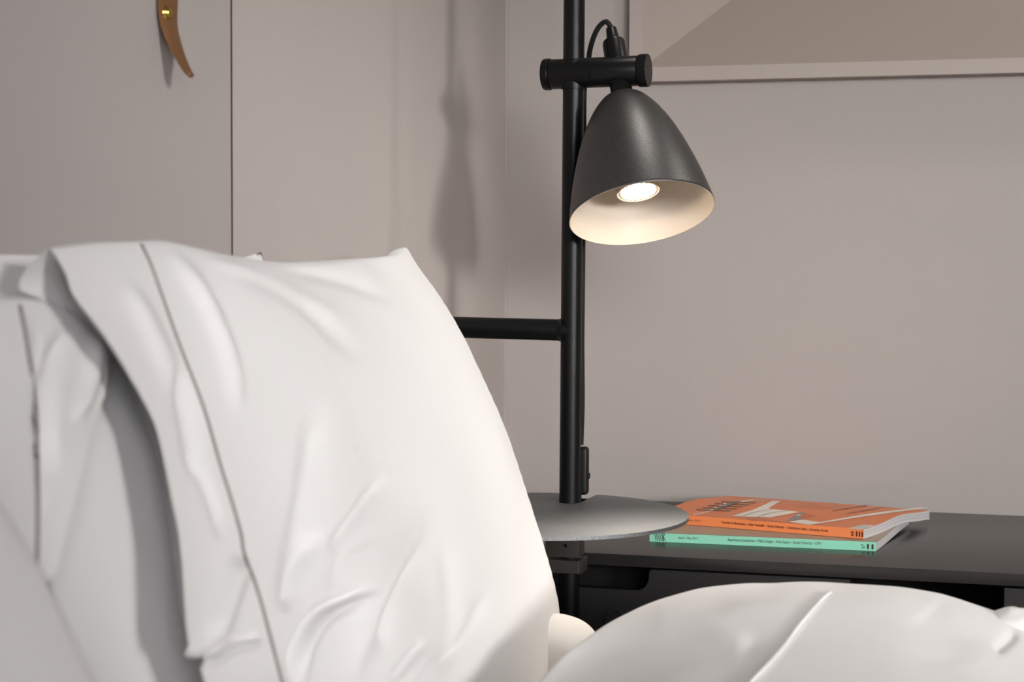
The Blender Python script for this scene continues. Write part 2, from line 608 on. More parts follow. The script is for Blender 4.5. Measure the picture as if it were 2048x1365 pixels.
# cross clamp
TD = (Rh * math.cos(math.radians(18.5)) - Fh * math.sin(math.radians(18.5)) + Zh * 0.006).normalized()
tc0 = at(1148.0, 147, 1.90)
tr0, tl0 = 0.0176, 0.0
bm = bmesh.new()
lathe(bm, tc0, TD, [(-0.0275, 0.0172), (-0.0268, 0.0176), (0.0228, 0.0176), (0.0232, 0.0170), (0.0240, 0.0170), (0.0244, 0.0176), (0.0775, 0.0176), (0.0782, 0.0172)], 64)
cl = from_bm('cross_clamp', bm, M_BLACK, lamp, angle=30)
bm = bmesh.new()
lathe(bm, tc0, TD, [(-0.0375, 0.0165), (-0.0368, 0.0180), (-0.0350, 0.0187), (-0.0292, 0.0187), (-0.0285, 0.0182), (-0.0285, 0.0150), (-0.0268, 0.0150)], 64)
from_bm('end_cap', bm, M_BLACK, cl, angle=30)


def build_knob():
    bm = bmesh.new()
    x, y, a = frame_of(TD)
    N = 144
    secs = [(0.0780, 0.0165), (0.0792, 0.0165), (0.0792, 0.0186), (0.0800, 0.0190), (0.0895, 0.0190), (0.0902, 0.0186)]
    rings = []
    for t, r in secs:
        ring = []
        for i in range(N):
            rr = r - (0.0005 if (r > 0.0188 and i % 3 == 0) else 0)
            an = 2 * math.pi * i / N
            ring.append(bm.verts.new(tc0 + a * t + (x * math.cos(an) + y * math.sin(an)) * rr))
        rings.append(ring)
    for A, B in zip(rings, rings[1:]):
        for i in range(N):
            j = (i + 1) % N
            bm.faces.new((A[i], A[j], B[j], B[i]))
    bm.faces.new(rings[-1])
    bm.faces.new(rings[0][::-1])
    tag(from_bm('end_cap', bm, M_BLACK, cl, angle=20), 'knurled end cap')


build_knob()

# collars where the pole meets the clamp
bm = bmesh.new()
lathe(bm, pole_at(tc0.z), PD, [(-0.0186, 0.0128), (-0.0186, 0.0142), (-0.0140, 0.0142), (0.0140, 0.0142), (0.0160, 0.0136), (0.0160, 0.0128)], 48, cap0=False, cap1=False)
from_bm('pole_collar', bm, M_BLACK, cl, angle=40)

# shade
AD = (Rh * 0.142 - Zh * 0.913 - Fh * 0.376).normalized()      # points down the shade
LC = tc0 + TD * 0.0525
apex = at(1244.5, 190, (LC - CAM).dot(Fh) - 0.009)
mouth = at(1284, 428, (apex - CAM).dot(Fh) - 0.0605)
AD = (mouth - apex).normalized()
HL = (mouth - apex).length
bm = bmesh.new()
lathe(bm, apex, -AD, [(-0.003, 0.0128), (0.030, 0.0128)], 48)
from_bm('neck', bm, M_BLACK, lamp, angle=40)
bm = bmesh.new()
hb = apex - AD * 0.040
lathe(bm, apex, -AD, [(0.034, 0.0134), (0.0690, 0.0134), (0.0715, 0.0127), (0.0725, 0.0110), (0.0728, 0.0078), (0.0728, 0.0076), (0.0890, 0.0064), (0.0900, 0.0058), (0.0905, 0.0040)], 48)
from_bm('lamp_holder', bm, M_BLACK, lamp, angle=30)

PROF = [(0.000, 0.0128), (0.0008, 0.0150), (0.004, 0.0215), (0.009, 0.0272), (0.016, 0.0330), (0.025, 0.0392), (0.036, 0.0455), (0.050, 0.0523), (0.066, 0.0587), (0.085, 0.0652), (0.105, 0.0712), (0.125, 0.0764), (0.145, 0.0808), (0.1575, 0.0833)]
PROF = [(t * HL / 0.1575, r) for t, r in PROF]
PS = crom(PROF, 60)
bm = bmesh.new()
lathe(bm, apex, AD, [tuple(p) for p in PS] + [(HL + 0.0004, 0.0829)], 96, cap0=True, cap1=False)
sh = from_bm('shade', bm, M_SHADE, lamp, angle=60)
tag(sh, 'black dome shade')
bm = bmesh.new()
inner = [(HL + 0.0004, 0.0829), (HL + 0.0004, 0.0822)] + [(t, r - 0.0011) for t, r in PS[::-1] if t < HL - 0.001 and t > 0.012]
inner.append((0.012, 0.0))
lathe(bm, apex, AD, inner, 96, cap0=False, cap1=False)
tag(from_bm('shade_lining', bm, M_LINING, sh, angle=60), 'cream inside of the shade')

# bulb
bf = HL - 0.0275
bm = bmesh.new()
lathe(bm, apex, AD, [(0.014, 0.012), (0.05, 0.012), (0.060, 0.014), (bf - 0.010, 0.0235), (bf - 0.002, 0.0250), (bf, 0.0250), (bf + 0.0006, 0.0240), (bf - 0.0004, 0.0232)], 48)
bu = from_bm('bulb', bm, M_BULBBODY, lamp, angle=40)
bm = bmesh.new()
x, y, a = frame_of(AD)
lathe(bm, apex, AD, [(bf - 0.0002, 0.0168), (bf + 0.0008, 0.0160), (bf + 0.0014, 0.010), (bf + 0.0016, 0.0)], 48, cap1=False)
for k in range(20):
    an = 2 * math.pi * k / 20
    c = apex + a * (bf - 0.0002) + (x * math.cos(an) + y * math.sin(an)) * 0.0186
    bmesh.ops.create_uvsphere(bm, u_segments=8, v_segments=6, radius=0.0016, matrix=Matrix.Translation(c))
tag(from_bm('bulb_lens', bm, M_BULB, bu, angle=60), 'glowing bulb face')
bl = downlight('bulb_beam', apex + AD * (bf + 0.004), apex + AD, 11.0, 68, 1.0, (1.0, 0.90, 0.76), 0.018)

# cable, from the lamp holder round the back of the pole and down
ct = apex - AD * 0.0895
hd = (ct - CAM).dot(Fh)
back = pole_at(1.2) + V((0, 0, 0))
bo = V((0.0105, 0.0125, 0))
pts = [ct + AD * 0.006, ct - AD * 0.001, at(1212, 43, hd + 0.004), at(1197, 55, hd + 0.010), at(1186, 78, hd + 0.018), at(1179, 105, hd + 0.026), at(1176, 135, hd + 0.032)]
z = pts[-1].z - 0.03
while z > 0.93:
    pts.append(pole_at(z) + bo)
    z -= 0.06
pts.append(pole_at(0.885) + bo + V((0.001, 0, 0)))
pts.append(pole_at(0.835) + bo)
bm = bmesh.new()
tube(bm, pts, 0.0031, 12, n=160)
from_bm('cable', bm, M_CABLE, lamp, angle=60)

# inline switch strapped behind the pole
s_top, s_bot = at(1168, 894, 1.915).z, at(1166, 990, 1.915).z
sc0 = pole_at((s_top + s_bot) / 2) + V((0.0085, 0.0190, 0))
bm = bmesh.new()
box_bm(bm, sc0, (0.0205, 0.014, s_top - s_bot), bevel=0.0052, seg=4)
sw = from_bm('switch', bm, M_RUBBER, lamp, angle=40)
bm = bmesh.new()
lathe(bm, sc0 + V((0.0098, 0.0, -0.006)), V((1, 0, 0)), [(0, 0.0040), (0.0018, 0.0036), (0.0024, 0.002)], 20)
from_bm('switch_knob', bm, M_RUBBER, sw, angle=40)
bm = bmesh.new()
tube(bm, [sc0 + V((-0.001, 0, -0.020)), sc0 + V((-0.001, 0.001, -0.034)), sc0 + V((0.0, 0.002, -0.06)), sc0 + V((-0.006, 0.0, -0.16)), sc0 + V((-0.006, 0.0, -0.34)), sc0 + V((0.01, -0.01, -0.40)), at(1200, 1300, 1.872), at(1206, 1262, 1.872), at(1214, 1232, 1.872), at(1222, 1221, 1.875), at(1231, 1219, 1.880), at(1240, 1228, 1.884), at(1246, 1262, 1.886), at(1250, 1330, 1.89)], 0.0026, 10, n=120)
from_bm('power_cord', bm, M_CABLE, lamp, angle=60)

# ---------------------------------------------------------------- text helper
def text_polys(s, bold=0.0):
    cu = bpy.data.curves.new('t', 'FONT')
    cu.body = s
    cu.size = 1.0
    cu.offset = bold
    cu.resolution_u = 6
    o = bpy.data.objects.new('t', cu)
    COL.objects.link(o)
    bpy.context.view_layer.update()
    me = o.evaluated_get(bpy.context.evaluated_depsgraph_get()).to_mesh()
    vs = [v.co.copy() for v in me.vertices]
    fs = [tuple(p.vertices) for p in me.polygons]
    o.evaluated_get(bpy.context.evaluated_depsgraph_get()).to_mesh_clear()
    bpy.data.objects.remove(o)
    bpy.data.curves.remove(cu)
    return vs, fs


def put_text(bm, s, fn, x0, x1, y0, y1, bold=0.0, rot=False):
    """fill the box x0..x1, y0..y1 of the surface fn(x, y) with a line of text"""
    vs, fs = text_polys(s, bold)
    ax = [(v.y, -v.x) if False else (v.x, v.y) for v in vs]
    if rot: ax = [(-b, a) for a, b in ax]
    xs, yy = [p[0] for p in ax], [p[1] for p in ax]
    mnx, mxx, mny, mxy = min(xs), max(xs), min(yy), max(yy)
    nv = [bm.verts.new(fn(x0 + (p[0] - mnx) / (mxx - mnx) * (x1 - x0), y0 + (p[1] - mny) / (mxy - mny) * (y1 - y0))) for p in ax]
    for f in fs:
        try: bm.faces.new([nv[i] for i in f])
        except ValueError: pass


def put_poly(bm, pts, fn, mat=0, sub=10):
    """convex-ish strip given as two polylines (left list, right list) laid on fn"""
    A, B = crom(pts[0], sub) if len(pts[0]) > 2 else crom(pts[0], sub), crom(pts[1], sub)
    va = [bm.verts.new(fn(*p)) for p in A]
    vb = [bm.verts.new(fn(*p)) for p in B]
    for i in range(sub - 1):
        f = bm.faces.new((va[i], va[i + 1], vb[i + 1], vb[i]))
        f.material_index = mat


# ---------------------------------------------------------------- magazines
def HP(lat, dep, z):
    return V((0, 0, 0)) + Rh * lat + Fh * dep + V((0, 0, CAM.z + z))


class Mag:
    def __init__(s, right, left, wdir, W, zfun, th):
        s.B, s.A = V(right), V(left)      # spine ends (bottom edge)
        s.w, s.W, s.zf, s.th = V(wdir).normalized(), W, zfun, th
        s.sd = (s.B - s.A)

    def S(s, u, v, h):
        """u along the spine 0..1, v spine to fore-edge 0..1, h height 0..1 of the thickness"""
        p = s.A.lerp(s.B, u) + s.w * (s.W * v)
        p.z = s.A.z + (s.B.z - s.A.z) * u + s.zf(u, v) + s.th * h
        return p

    def solve(s, px, py, h=1.0):
        u, v = 0.5, 0.4
        for _ in range(25):
            p0 = project([s.S(u, v, h), s.S(u + 1e-3, v, h), s.S(u, v + 1e-3, h)])
            J = np.stack([(p0[1] - p0[0]) / 1e-3, (p0[2] - p0[0]) / 1e-3], 1)
            d = np.linalg.solve(J, np.array([px, py]) - p0[0])
            u, v = u + float(np.clip(d[0], -.3, .3)), v + float(np.clip(d[1], -.3, .3))
        return u, v

    def slab(s, name, h0, h1, u0, u1, v0, v1, mat, parent, nu=24, nv=36):
        bm = bmesh.new()
        g = {}
        for i in range(nu + 1):
            for j in range(nv + 1):
                u, v = u0 + (u1 - u0) * i / nu, v0 + (v1 - v0) * j / nv
                g[i, j, 0] = bm.verts.new(s.S(u, v, h0))
                g[i, j, 1] = bm.verts.new(s.S(u, v, h1))
        for i in range(nu):
            for j in range(nv):
                bm.faces.new((g[i, j, 1], g[i + 1, j, 1], g[i + 1, j + 1, 1], g[i, j + 1, 1]))
                bm.faces.new((g[i, j, 0], g[i, j + 1, 0], g[i + 1, j + 1, 0], g[i + 1, j, 0]))
        for i in range(nu):
            for j in (0, nv):
                bm.faces.new((g[i, j, 0], g[i + 1, j, 0], g[i + 1, j, 1], g[i, j, 1]))
        for j in range(nv):
            for i in (0, nu):
                bm.faces.new((g[i, j, 0], g[i, j + 1, 0], g[i, j + 1, 1], g[i, j, 1]))
        return from_bm(name, bm, mat, parent, angle=40)

    def spine_fn(s):
        n = s.sd.cross(Zh).normalized()
        return lambda x, y: s.S(x, 0.0, y) + n * 0.00025

    def cover_fn(s, lift=0.00025):
        def f(u, v):
            return s.S(u, v, 1.0) + Zh * lift
        return f


def pxfn(mag, lift=0.0003):
    f = mag.cover_fn(lift)

    def g(x, y):
        return f(*mag.solve(x, y))
    return g


# green magazine underneath
gz = DZ - CAM.z
g_left = HP(0.1764, 2.020, gz + 0.0002)
g_right = HP(0.4503, 1.958, gz + 0.0002)
sm = lambda t: t * t * (3 - 2 * t)
green = Mag(g_right, g_left, Rh * 0.4226 + Fh * 0.9063, 0.205,
            lambda u, v: 0.0035 * sm(min(1, max(0, (v - 0.10) / 0.7))) * u * u, 0.0112)
mg = empty('magazine', green.S(0.5, 0, 0), 'mint green spined magazine lying flat on the desk under the orange one', 'magazine', 'magazines on the desk')
green.slab('pages', 0.05, 0.95, 0.0, 1.0, 0.012, 0.985, M_PAPER, mg)
green.slab('cover', 0.95, 1.0, 0.0, 1.0, 0.0, 1.0, M_TAUPE, mg)
green.slab('cover', 0.0, 0.05, 0.0, 1.0, 0.0, 1.0, M_TAUPE, mg)
tag(green.slab('spine', 0.0, 1.0, 0.0, 1.0, -0.006, 0.006, M_GREEN, mg, nv=2), 'mint green spine')
gf = green.spine_fn()
n_ = green.sd.cross(Zh).normalized()
gfo = lambda x, y: gf(x, y) + n_ * 0.0013
bm = bmesh.new()
put_text(bm, 'April \u2013 May 2017', gfo, 0.128, 0.218, 0.36, 0.72)
from_bm('spine_date', bm, M_INK, mg, smooth=False)
bm = bmesh.new()
put_text(bm, 'Apartment Complexes \u2013', gfo, 0.350, 0.481, 0.34, 0.76)
put_text(bm, 'Mimi Zeiger \u2013 Nick Leavy \u2013 Studio Velocity \u2013 OPA', gfo, 0.487, 0.762, 0.34, 0.76)
from_bm('spine_lettering', bm, M_INK, mg, smooth=False)
bm = bmesh.new()
put_text(bm, '67', gfo, 0.934, 0.950, 0.25, 0.72, rot=True, bold=0.01)
for x in (0.9595, 0.979):
    put_poly(bm, ([(x, 0.20), (x, 0.75)], [(x + 0.0085, 0.20), (x + 0.0085, 0.75)]), gfo, sub=2)


from_bm('issue_number', bm, M_INK, mg, smooth=False)
bm = bmesh.new()


def logo(bm, fn, x0, x1, y0, y1, t, mat=0):
    """the masthead: a row of leaning strokes ending in a K"""
    W = x1 - x0
    segs = []
    for k in range(5):
        segs.append((x0 + W * 0.15 * k, y1, x0 + W * (0.15 * k + 0.15), y0))
    segs.append((x0 + W * 0.80, y0, x0 + W * 0.72, y1))
    segs.append((x0 + W * 0.77, (y0 + y1) / 2, x0 + W * 0.95, y1))
    segs.append((x0 + W * 0.78, (y0 + y1) / 2, x0 + W * 1.0, y0))
    for a, b, c, d in segs:
        put_poly(bm, ([(a, b), (c, d)], [(a + t, b), (c + t, d)]), fn, mat, sub=4)


logo(bm, gfo, 0.020, 0.072, 0.12, 1.05, 0.0027)
from_bm('spine_logo', bm, M_INK, mg, smooth=False)

# orange magazine on top
oz = gz + 0.0119
o_right = HP(0.439, 1.977, oz)
ths = math.radians(27)
o_left = o_right - (Rh * math.cos(ths) - Fh * math.sin(ths)) * 0.285
wv = np.array([[0, 0], [0.10, -0.0001], [0.20, 0.0000], [0.29, 0.0004], [0.40, 0.0020], [0.52, 0.0028], [0.64, 0.0020], [0.78, -0.0012], [0.90, -0.0030], [1.0, -0.0046]])


def oz_f(u, v):
    v = max(0.0, min(1.0, v))
    return float(np.interp(v, np.linspace(0, 1, 60), OWAVE))


OWAVE = np.interp(np.linspace(0, 1, 60), wv[:, 0], wv[:, 1])
for _ in range(6):
    OWAVE[1:-1] = (OWAVE[:-2] + 2 * OWAVE[1:-1] + OWAVE[2:]) / 4
orange = Mag(o_right, o_left, Rh * 0.5736 + Fh * 0.8192, 0.2286, oz_f, 0.0122)
mo = empty('magazine', orange.S(0.5, 0, 0), 'orange covered magazine with a bent white road print on top of the green one', 'magazine', 'magazines on the desk')
orange.slab('pages', 0.045, 0.955, 0.0, 0.998, 0.012, 0.995, M_PAPER, mo)
tag(orange.slab('cover', 0.955, 1.0, 0.0, 0.9965, 0.0, 1.0, M_ORANGE_DIM, mo), 'orange front cover')
tag(orange.slab('cover', 0.0, 0.045, 0.0, 1.0, 0.0, 1.0, M_PAPER, mo), 'white back cover')
tag(orange.slab('spine', 0.0, 1.0, 0.0, 0.9965, -0.005, 0.005, M_ORANGE_LIT, mo, nv=2), 'orange spine')
for h in (0.34, 0.64):
    orange.slab('signature_gap', h, h + 0.022, 0.9, 0.9983, 0.02, 0.99, M_PAPER2, mo, nu=2)
of = orange.spine_fn()
no = orange.sd.cross(Zh).normalized()
ofo = lambda x, y: of(x, y) + no * 0.0013
bm = bmesh.new()


def spine_u(px):
    us = np.linspace(0, 1, 400)
    return float(np.interp(px, project([orange.S(u, 0, 0.5) for u in us])[:, 0], us))


put_text(bm, 'June \u2013 July 2017', ofo, spine_u(1353), spine_u(1404), 0.34, 0.62)
from_bm('spine_date', bm, M_INKB, mo, smooth=False)
bm = bmesh.new()
put_text(bm, 'Tourism in Barcelona \u2013 Vens Vanbelle \u2013 Savioz Fabrizzi \u2013 Chenchow Little \u2013 Kazuyasu Kochi', ofo, spine_u(1443), spine_u(1657), 0.34, 0.70, bold=0.014)
from_bm('spine_lettering', bm, M_INKB, mo, smooth=False)
bm = bmesh.new()
put_text(bm, '68', ofo, spine_u(1702), spine_u(1708), 0.22, 0.70, rot=True, bold=0.01)
for px in (1712.5, 1718.2, 1723.8):
    a, b = spine_u(px), spine_u(px + 2.8)
    put_poly(bm, ([(a, 0.20), (a, 0.74)], [(b, 0.20), (b, 0.74)]), ofo, sub=2)
from_bm('issue_number', bm, M_INKB, mo, smooth=False)

# printed design of the orange cover
bm = bmesh.new()
P1, P2, P3, P4, P5 = pxfn(orange, 0.0002), pxfn(orange, 0.0004), pxfn(orange, 0.0006), pxfn(orange, 0.0008), pxfn(orange, 0.0010)


def poly(a, b, lv, mat, sub=8):
    put_poly(bm, (a, b), lv, mat, sub)


# burnt shadow of the bend, then the white bends of the road
poly([(1490, 1036), (1540, 1039)], [(1500, 1042), (1566, 1045)], P1, 4)
poly([(1602, 1026), (1612, 1027), (1631, 1033)], [(1600, 1042), (1612, 1038), (1622, 1036)], P1, 4)
poly([(1386.5, 1030.2), (1421, 1022.5), (1448, 1011.5), (1470, 1005.8), (1502, 1000.2)], [(1386.5, 1031.8), (1421, 1023.8), (1448, 1013), (1476, 1007), (1512, 1001.4)], P2, 0, 14)
poly([(1502, 1000.0), (1546, 1003.2)], [(1512, 1001.6), (1552, 1004.4)], P2, 0)
poly([(1546, 1002.6), (1500, 1023), (1464, 1033)], [(1561, 1003.2), (1536, 1018.5), (1500, 1035.5)], P2, 0, 14)
poly([(1498, 1023.2), (1464, 1033)], [(1536, 1018.5), (1541, 1036)], P2, 0, 10)
poly([(1536, 1018.5), (1498, 1035)], [(1600, 1025), (1541, 1036.3)], P2, 0, 10)
# grey lift shaft and road to the right
poly([(1600, 1025.2), (1572, 1043.5)], [(1612, 1027.5), (1605, 1040.2)], P2, 2, 10)
poly([(1575, 1044.5), (1618, 1051.2)], [(1605, 1040.5), (1640, 1045.6)], P2, 0, 8)
poly([(1618, 1051.2), (1720, 1035.5), (1790, 1026), (1858, 1016.5)], [(1640, 1045.6), (1720, 1031.5), (1790, 1021.5), (1838, 1016.0)], P2, 0, 20)
# dark lines across the road
for a, b in (((1484, 1033.8), (1545, 1020.3)), ((1514, 1035.3), (1575, 1023.0))):
    poly([a, ((a[0] + b[0]) / 2 - 6, (a[1] + b[1]) / 2 - 1.6), b], [(a[0] + 2.2, a[1] + .3), ((a[0] + b[0]) / 2 - 3, (a[1] + b[1]) / 2 - 1.2), (b[0] + 2.2, b[1] + .3)], P3, 2, 10)
poly([(1593, 1031.5), (1592, 1033.4)], [(1602, 1031.0), (1601, 1033.2)], P4, 0, 3)
# bar code
poly([(1696, 1058.2), (1721, 1060.4)], [(1728, 1050.4), (1750, 1052.6)], P2, 0, 4)
poly([(1706, 1057.2), (1719, 1058.5)], [(1713, 1055.4), (1727, 1056.8)], P3, 3, 3)
poly([(1715, 1055.2), (1728.5, 1056.6)], [(1727, 1051.8), (1741, 1053.2)], P3, 3, 3)
# masthead strokes
for k in range(5):
    ax, ay = 1392 + 12.6 * k, 1020.4 - 4.0 * k
    poly([(ax, ay - 0.9), (ax + 68, ay + 1.9)], [(ax, ay + 0.9), (ax + 70, ay + 3.4)], P3, 1, 6)
for k in range(2):
    ax, ay = 1424 + 24 * k, 1021.5 - 8.5 * k
    poly([(ax, ay), (ax + 24, ay - 9.0)], [(ax + 9, ay + 1), (ax + 34, ay - 8)], P4, 1, 5)
for x, y in ((1424, 1021.4), (1431, 1017.4), (1441, 1012.5), (1449, 1009.5)):
    poly([(x - 3, y - 0.6), (x - 2, y + 0.8)], [(x + 3, y - 0.6), (x + 4, y + 0.7)], P5, 0, 3)
from_bm('cover_print', bm, [M_WHITE, M_DARKP, M_GREYP, M_LITP, M_OSHAD], mo, smooth=False)


def cover_text(bm, s, c00, c10, c01, bold=0.0):
    """a line of cover text whose box has its start, end and top corners at these pixels"""
    def fn(x, y):
        return P3(c00[0] + (c10[0] - c00[0]) * x + (c01[0] - c00[0]) * y, c00[1] + (c10[1] - c00[1]) * x + (c01[1] - c00[1]) * y)
    put_text(bm, s, fn, 0, 1, 0, 1, bold)


bm = bmesh.new()
cover_text(bm, 'Leaning', (1656, 1025.5), (1728, 1014.0), (1684, 1015.0 + 3.4), bold=0.03)
cover_text(bm, 'at Leisure', (1688, 1030.0), (1755, 1019.0), (1706, 1024.8), bold=0.03)
from_bm('cover_lettering', bm, M_INKC, mo, smooth=False)
bm = bmesh.new()
cover_text(bm, 'Tourism', (1588, 1017.5), (1622, 1012.8), (1600, 1013.2))
cover_text(bm, 'Houses', (1612, 1019.5), (1640, 1014.8), (1622, 1015.2))
cover_text(bm, 'Chapels', (1640, 1021.5), (1670, 1016.2), (1650, 1017.2))
from_bm('cover_lettering', bm, M_INKT, mo, smooth=False)


# ---------------------------------------------------------------- bed
def grid_mesh(name, P, mats, parent=None, closed_u=False):
    nu, nv = P.shape[:2]
    idx = np.arange(nu * nv).reshape(nu, nv)
    a = idx[:-1, :-1].ravel(); b = idx[1:, :-1].ravel(); c = idx[1:, 1:].ravel(); d = idx[:-1, 1:].ravel()
    F = np.stack([a, b, c, d], 1)
    me = bpy.data.meshes.new(name)
    me.from_pydata(P.reshape(-1, 3).tolist(), [], F.tolist())
    me.update()
    return link(name, me, mats, parent)


def polydist(px, poly_):
    """distance of pixels (…,2) to a polyline and position 0..1 along it"""
    poly_ = np.asarray(poly_, float)
    best = np.full(px.shape[:-1], 1e9)
    side = np.zeros(px.shape[:-1])
    pos = np.zeros(px.shape[:-1])
    L = np.concatenate([[0], np.cumsum(np.linalg.norm(np.diff(poly_, axis=0), axis=1))])
    for i in range(len(poly_) - 1):
        a, b = poly_[i], poly_[i + 1]
        ab = b - a
        t = np.clip(((px - a) @ ab) / (ab @ ab), 0, 1)
        d = px - (a + t[..., None] * ab)
        dd = np.linalg.norm(d, axis=-1)
        s = np.sign(ab[0] * (px[..., 1] - a[1]) - ab[1] * (px[..., 0] - a[0]))
        k = dd < best
        best = np.where(k, dd, best)
        side = np.where(k, s, side)
        pos = np.where(k, (L[i] + t * (L[i + 1] - L[i])) / L[-1], pos)
    return best, side, pos


def vnoise(P, scale, seed=0.0):
    Q = P.reshape(-1, 3)
    out = np.array([noise.noise(V((p[0] * scale[0] + seed, p[1] * scale[1] + seed * 1.7, p[2] * scale[2] - seed))) for p in Q])
    return out.reshape(P.shape[:-1])


def folds_disp(P, folds):
    px = project(P.reshape(-1, 3)).reshape(P.shape[:-1] + (2,))
    D = np.zeros(P.shape[:-1])
    for f in folds:
        poly_, wd, amp = f[0], f[1], f[2] * 1.9
        asym = f[3] if len(f) > 3 else 0.0
        pl = crom(poly_, 24)
        d, s, t = polydist(px, pl)
        endf = np.clip(np.sin(np.pi * np.clip(t, 0, 1)) * 1.6, 0.0, 1.0)
        D += amp * endf * np.exp(-(d / wd) ** 2)
        if asym:   # a raised lip on one side
            D += -amp * asym * endf * np.exp(-((d * s - 1.9 * wd) / (1.5 * wd)) ** 2)
    return D


def follow(P, px, line, n, lift):
    """points of the grid P (seen at px) under a line of pixels"""
    pts = []
    for q in crom(line, n):
        d = np.linalg.norm(px - q, axis=-1)
        i, j = np.unravel_index(np.argmin(d), d.shape)
        i0, i1, j0, j1 = max(i - 1, 0), min(i + 1, P.shape[0] - 1), max(j - 1, 0), min(j + 1, P.shape[1] - 1)
        k = np.linalg.solve(np.stack([px[i1, j] - px[i0, j], px[i, j1] - px[i, j0]], 1), q - px[i, j])
        pts.append(V(P[i, j] + (P[i1, j] - P[i0, j]) * np.clip(k[0], -1, 1) + (P[i, j1] - P[i, j0]) * np.clip(k[1], -1, 1)) + lift)
    return pts


def pillow(root, top, bottom, far, hemf, hemb, n, bulge_f, bulge_b, mat, folds=(), seed=1.0, nu=190, nv=150, lump=0.004, stitch=None, flap=0.2):
    n = np.array(V(n).normalized())
    s = np.linspace(0, 1, nu)[:, None, None]
    t = np.linspace(0, 1, nv)[None, :, None]

    def coons(T, B, F_, H):
        T, B, F_, H = crom(T, nu)[:, None], crom(B, nu)[:, None], crom(F_, nv)[None], crom(H, nv)[None]
        # u = 0 at the hem, 1 at the far end
        C = (1 - t) * T + t * B + (1 - s) * H + s * F_
        return C - ((1 - s) * (1 - t) * T[0:1] + s * (1 - t) * T[-1:] + (1 - s) * t * B[0:1] + s * t * B[-1:])

    S, Tt = s[..., 0], t[..., 0]
    far_r = np.clip((1 - S) / 0.22, 0, 1)
    body = np.sqrt(np.clip(1 - (1 - far_r) ** 2, 0, 1))
    near = np.clip((S - 0.02) / (flap + 0.10), 0, 1)
    near = near * near * (3 - 2 * near)
    prof = np.sin(np.pi * np.clip(Tt, 0, 1) ** 0.85) ** 0.62
    shape = body * prof * (0.16 + 0.84 * near)
    Pf = coons(top, bottom, far, hemf)
    Pb = coons(top, bottom, far, hemb)
    edge = np.clip(np.minimum(np.minimum(Tt, 1 - Tt) / 0.05, (1 - S) / 0.05), 0, 1)
    Pf = Pf + n * (bulge_f * shape)[..., None]
    Pb = Pb - n * (bulge_b * shape)[..., None]
    lumpf = vnoise(Pf, (6, 6, 5), seed) * lump + vnoise(Pf, (16, 13, 9), seed + 3) * lump * 0.35
    lumpb = vnoise(Pb, (6, 6, 5), seed + 9) * lump
    Pf = Pf + n * (lumpf * edge)[..., None]
    Pb = Pb + n * (lumpb * edge)[..., None]
    if folds:
        Pf = Pf + n * (folds_disp(Pf, folds) * edge)[..., None]
    # pinch gathers along the far seam
    g = np.exp(-((1 - S) / 0.05)) * 0.0005 * np.sin(Tt * 150 + 3 * np.sin(Tt * 31)) * edge
    Pf = Pf + n * g[..., None]
    # tube: front (top to bottom) then back (bottom to top)
    tubeP = np.concatenate([Pf, Pb[:, ::-1][:, 1:]], axis=1)
    o = grid_mesh('pillowcase', tubeP, mat, root)
    bm = bmesh.new()
    bm.from_mesh(o.data)
    bmesh.ops.remove_doubles(bm, verts=bm.verts[:], dist=0.00015)
    bmesh.ops.recalc_face_normals(bm, faces=bm.faces[:])
    bm.to_mesh(o.data)
    bm.free()
    for p in o.data.polygons: p.use_smooth = True
    if stitch is not None:
        px = project(Pf.reshape(-1, 3)).reshape(Pf.shape[:-1] + (2,))
        pts = []
        if isinstance(stitch, float):
            i = int(stitch * (nu - 1))
            pts = [V(Pf[i, j]) + V(n) * 0.0003 for j in range(1, nv - 1)]
        else:
            pts = follow(Pf, px, stitch, nv, V(n) * 0.0006)
            pts = [(pts[max(i - 1, 0)] + pts[i] * 2 + pts[min(i + 1, len(pts) - 1)]) / 4 for i in range(len(pts))]
        bm = bmesh.new()
        tube(bm, pts, 0.0012, 6)
        tag(from_bm('hem_stitch', bm, M_STITCH, root), 'stitched hem line, groove shade in its grey')
    return Pf


MZ = 0.652                      # top of the mattress
T_far, T_near = V((-0.505, 1.515, 1.06)), V((-0.450, 0.765, 1.06))
B_mid = V((-0.335, 1.50, MZ))
N1 = (T_near - T_far).cross(B_mid - T_far).normalized()
if N1.x < 0: N1 = -N1


def pl1(px, py, off=0.0):
    return tuple(onplane(px, py, T_far + N1 * off, N1))


def down1(p, z):
    """slide down the pillow plane to height z"""
    p = V(p)
    d = (Zh - N1 * N1.z)
    return tuple(p + d * ((z - p.z) / d.z))


def build_bed():
    bed = empty('bed', (0.4, 0.9, 0), 'white covered bed filling the foreground below the pillows', 'bed')
    bm = bmesh.new()
    box_bm(bm, V((0.42, 0.78, 0.30)), (1.98, 1.64, 0.24), bevel=0.01)
    from_bm('bed_base', bm, M_DESKEDGE, bed, angle=40)
    for x in (-0.5, 1.34):
        for y in (0.02, 1.54):
            box('leg', (x - 0.03, y - 0.03, 0), (x + 0.03, y + 0.03, 0.18), M_DESKEDGE, bed)
    # mattress in a fitted sheet
    bm = bmesh.new()
    box_bm(bm, V((0.412, 0.787, (MZ + 0.42) / 2)), (1.975, 1.655, MZ - 0.42), bevel=0.045, seg=6)
    tag(from_bm('mattress', bm, M_COTTON2, bed, angle=60), 'white sheeted mattress')
    bm = bmesh.new()
    tube(bm, [V((-0.5, 1.602, MZ - 0.010)), V((1.3, 1.602, MZ - 0.010))], 0.0022, 8)
    from_bm('sheet_seam', bm, M_COTTON2, bed)


build_bed()

